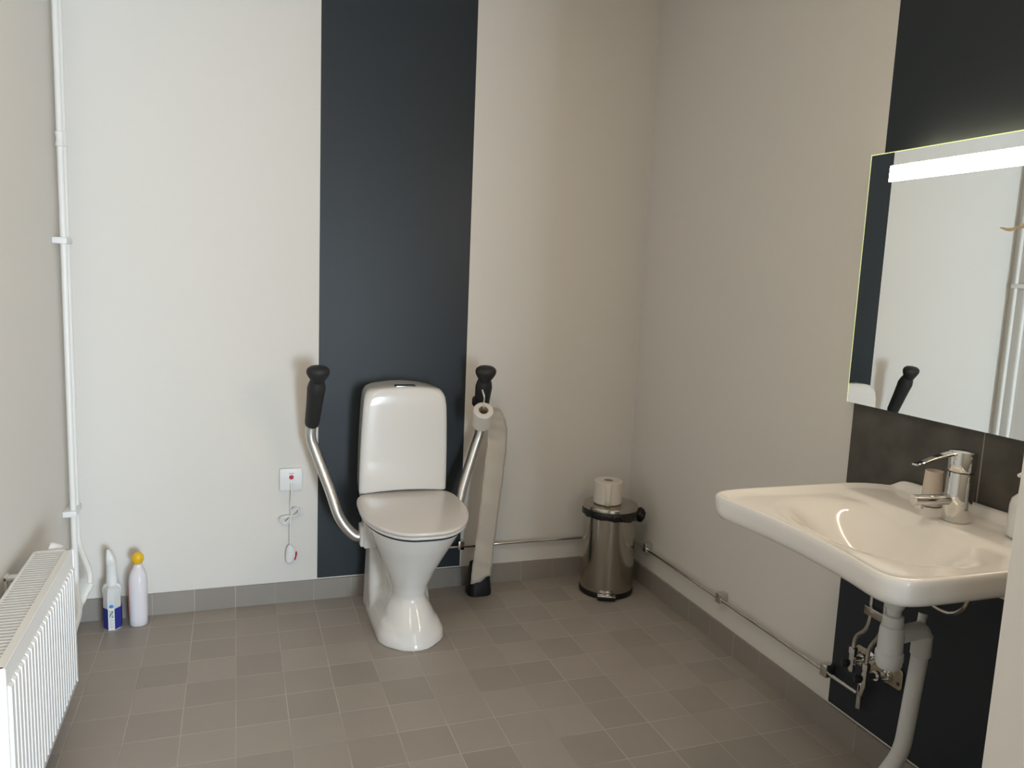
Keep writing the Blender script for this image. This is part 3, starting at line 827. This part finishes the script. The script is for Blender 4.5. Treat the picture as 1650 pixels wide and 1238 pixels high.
# ------------------------------------------------------------------ plumbing under the basin
tr = thing('drain_trap', 'grey-white plastic bottle trap and waste pipe under the washbasin', 'drain trap', (1.995, -1.81, .50))
DXc, DYc = 1.995, -1.812
simple('tail_piece', lambda bm: lathe(bm, [(.0215, .655), (.0225, .652), (.0225, .628), (.019, .622), (.0162, .617), (.0158, .598), (.0165, .590)], (DXc, DYc, 0), (0, 0, 1), 36), 'trap', tr)
simple('steel_flange', lambda bm: lathe(bm, [(.0205, .650), (.0205, .702)], (DXc, DYc, 0), (0, 0, 1), 32), 'darkmetal', tr)
simple('trap_collar', lambda bm: lathe(bm, [(.0165, .606), (.0225, .603), (.0228, .582), (.021, .578)], (DXc, DYc, 0), (0, 0, 1), 36), 'trap', tr)
simple('trap_body', lambda bm: lathe(bm, [(.021, .580), (.025, .577), (.0268, .568), (.0278, .521), (.0278, .517), (.0308, .513), (.0312, .497), (.0300, .494), (.0290, .484), (.023, .476), (.001, .475)], (DXc, DYc, 0), (0, 0, 1), 40), 'trap', tr)
EX = 2.098
simple('elbow', lambda bm: tube(bm, bend([(DXc + .02, DYc, .552), (EX, DYc + .005, .556), (EX, DYc + .006, .50)], .045, 10), .0205, 28), 'trap', tr)
simple('elbow_collar', lambda bm: lathe(bm, [(.0208, .545), (.0228, .543), (.0230, .492), (.0205, .488)], (EX, DYc + .006, 0), (0, 0, 1), 32), 'trap', tr)
simple('waste_pipe', lambda bm: tube(bm, bend([(EX, DYc + .006, .50), (EX, DYc + .026, .225), (EX - .01, DYc + .115, .03), (EX - .01, DYc + .13, -.002)], .045, 10), .0192, 28), 'trap', tr)
simple('vent_stub', lambda bm: tube(bm, [(2.12, DYc + .055, .50), (2.165, DYc + .072, .535), (2.170, DYc + .074, .556)], .0105, 16), 'trap', tr)
fh = thing('flexible_hose', 'thin chrome hose looping just under the back of the washbasin', 'hose', (2.15, -1.82, .6))
simple('hose', lambda bm: tube(bm, catmull([(2.15, -1.755, .640), (2.15, -1.775, .603), (2.15, -1.796, .596), (2.15, -1.827, .598), (2.15, -1.850, .612), (2.15, -1.868, .640), (2.15, -1.88, .70)], 6), .0055, 10), 'steel', fh)
simple('end_fitting', lambda bm: tube(bm, [(2.15, -1.757, .635), (2.15, -1.772, .608)], .008, 6), 'chrome', fh)

sv = thing('supply_pipes', 'pair of bent chrome supply pipes with stop valves on a nickel wall plate', 'water supply', (2.2, -1.54, .3))
def wplate(bm):
    prism(bm, rrect(-1.524, .292, .086, .030, .012), 0, .005, .0015, 3, frame=lambda x, y, z: Vector((XR - .001 - z, x, y)))
simple('wall_plate', wplate, 'nickel', sv)
for (y, z) in ((-1.455, .30), (-1.598, .280)):
    simple('screw', lambda bm: lathe(bm, [(.0055, 0), (.005, .003), (.001, .0035)], (XR - .005, y, z), (-1, 0, 0), 14), 'darkmetal', sv)
for (vy, vz, wy) in ((-1.519, .322, -1.502), (-1.569, .300, -1.562)):
    def valve(bm):
        tube(bm, [(XR - .004, wy, vz - .014), (2.18, vy, vz)], .0085, 18)
        lathe(bm, [(.019, 0), (.0185, .010), (.010, .013)], (XR - .006, wy, vz - .014), (-1, 0, .1), 28)
        lathe(bm, [(.0135, -.005), (.0145, 0), (.0135, .006)], (2.225, (wy + vy) / 2, vz - .007), (-1, 0, .1), 28)
        lathe(bm, [(.0085, -.032), (.0095, -.028), (.0095, .018), (.012, .020), (.012, .036), (.008, .038)], (2.18, vy, vz), (0, 0, 1), 6)
    vv = simple('stop_valve', valve, 'chrome', sv)
    simple('valve_knob', lambda bm: lathe(bm, [(.006, .006), (.0115, .012), (.0125, .022), (.010, .028), (.001, .029)], (2.18, vy, vz - .008), (-1, .5, -.1), 14), 'black', vv)
simple('bent_pipe', lambda bm: tube(bm, bend([(2.18, -1.519, .345), (2.18, -1.520, .392), (2.163, -1.583, .448), (2.160, -1.582, .70)], .045, 8), .0055, 14), 'chrome', sv)
simple('bent_pipe', lambda bm: tube(bm, bend([(2.18, -1.569, .325), (2.18, -1.572, .385), (2.163, -1.628, .455), (2.160, -1.632, .70)], .045, 8), .0055, 14), 'chrome', sv)
simple('pipe_bracket', lambda bm: box(bm, 2.150, 2.172, -1.648, -1.570, .486, .510, .002), 'steel', sv)
simple('lower_link', lambda bm: tube(bm, bend([(2.18, -1.569, .275), (2.18, -1.560, .235), (2.252, -1.489, .225), (2.252, -1.488, .20)], .02), .0065, 14), 'chrome', sv)

# ------------------------------------------------------------------ mirror with lamp
MX = 2.2457; MY0, MY1, MZ0, MZ1 = -2.262, -1.3305, 1.0225, 1.7195
mr = thing('mirror', 'large frameless wall mirror above the washbasin, lit by its own band', 'mirror', (MX, -1.8, 1.02))
simple('glass', lambda bm: box(bm, MX, MX + .005, MY0, MY1, MZ0, MZ1), 'mirror', mr, smooth=False)
def edge(bm):
    e = .0022
    box(bm, MX + .0003, MX + .005, MY1 - .0002, MY1 + e, MZ0, MZ1 + e)
    box(bm, MX + .0003, MX + .005, MY0, MY1 + e, MZ1 - .0002, MZ1 + e)
simple('glass_edge', edge, 'glassedge', mr, smooth=False)
simple('lit_band', lambda bm: box(bm, MX - .0015, MX - .0001, MY0 + .08, -1.4025, 1.642, 1.684), 'lamp', mr, smooth=False)
simple('backing_box', lambda bm: box(bm, MX + .006, XR, MY0 + .10, MY1 - .10, MZ0 + .08, MZ1 - .045), 'white_metal', mr, smooth=False)
simple('rear_light', lambda bm: box(bm, MX + .008, MX + .020, MY0 + .12, MY1 - .14, MZ1 - .044, MZ1 - .036), 'backled', mr, smooth=False)

# paper towel dispenser on the far side of the projecting wall
td = thing('towel_dispenser', 'paper towel sticking out of a dispenser at the right edge beside the mirror', 'towel dispenser', (1.92, YS, 1.5))
simple('housing', lambda bm: box(bm, 1.80, 2.06, YS, YS + .11, 1.475, 1.80, .012, 3), 'white_metal', td)
def towel(bm):
    g = []
    for i in range(12):
        t = i / 11; row = []
        c = Vector((1.84 - .122 * t, -2.20, 1.495 - .040 * math.sin(t * PI * .55) - .004 * t))
        for k in range(6):
            u = k / 5 - .5; wd = .060 * (1 - t) ** .8 + .006
            row.append(bm.verts.new(c + Vector((-.006 * abs(u) * 4 * t, u * wd, .009 * math.cos(u * 3) * (1 - .5 * t) + .003 * math.sin(9 * t + k)))))
        g.append(row)
    for a, b in zip(g, g[1:]):
        for k in range(5): bm.faces.new((a[k], a[k + 1], b[k + 1], b[k]))
tw = simple('paper_towel', towel, 'towel', td); tw.modifiers.new('t', 'SOLIDIFY').thickness = .001
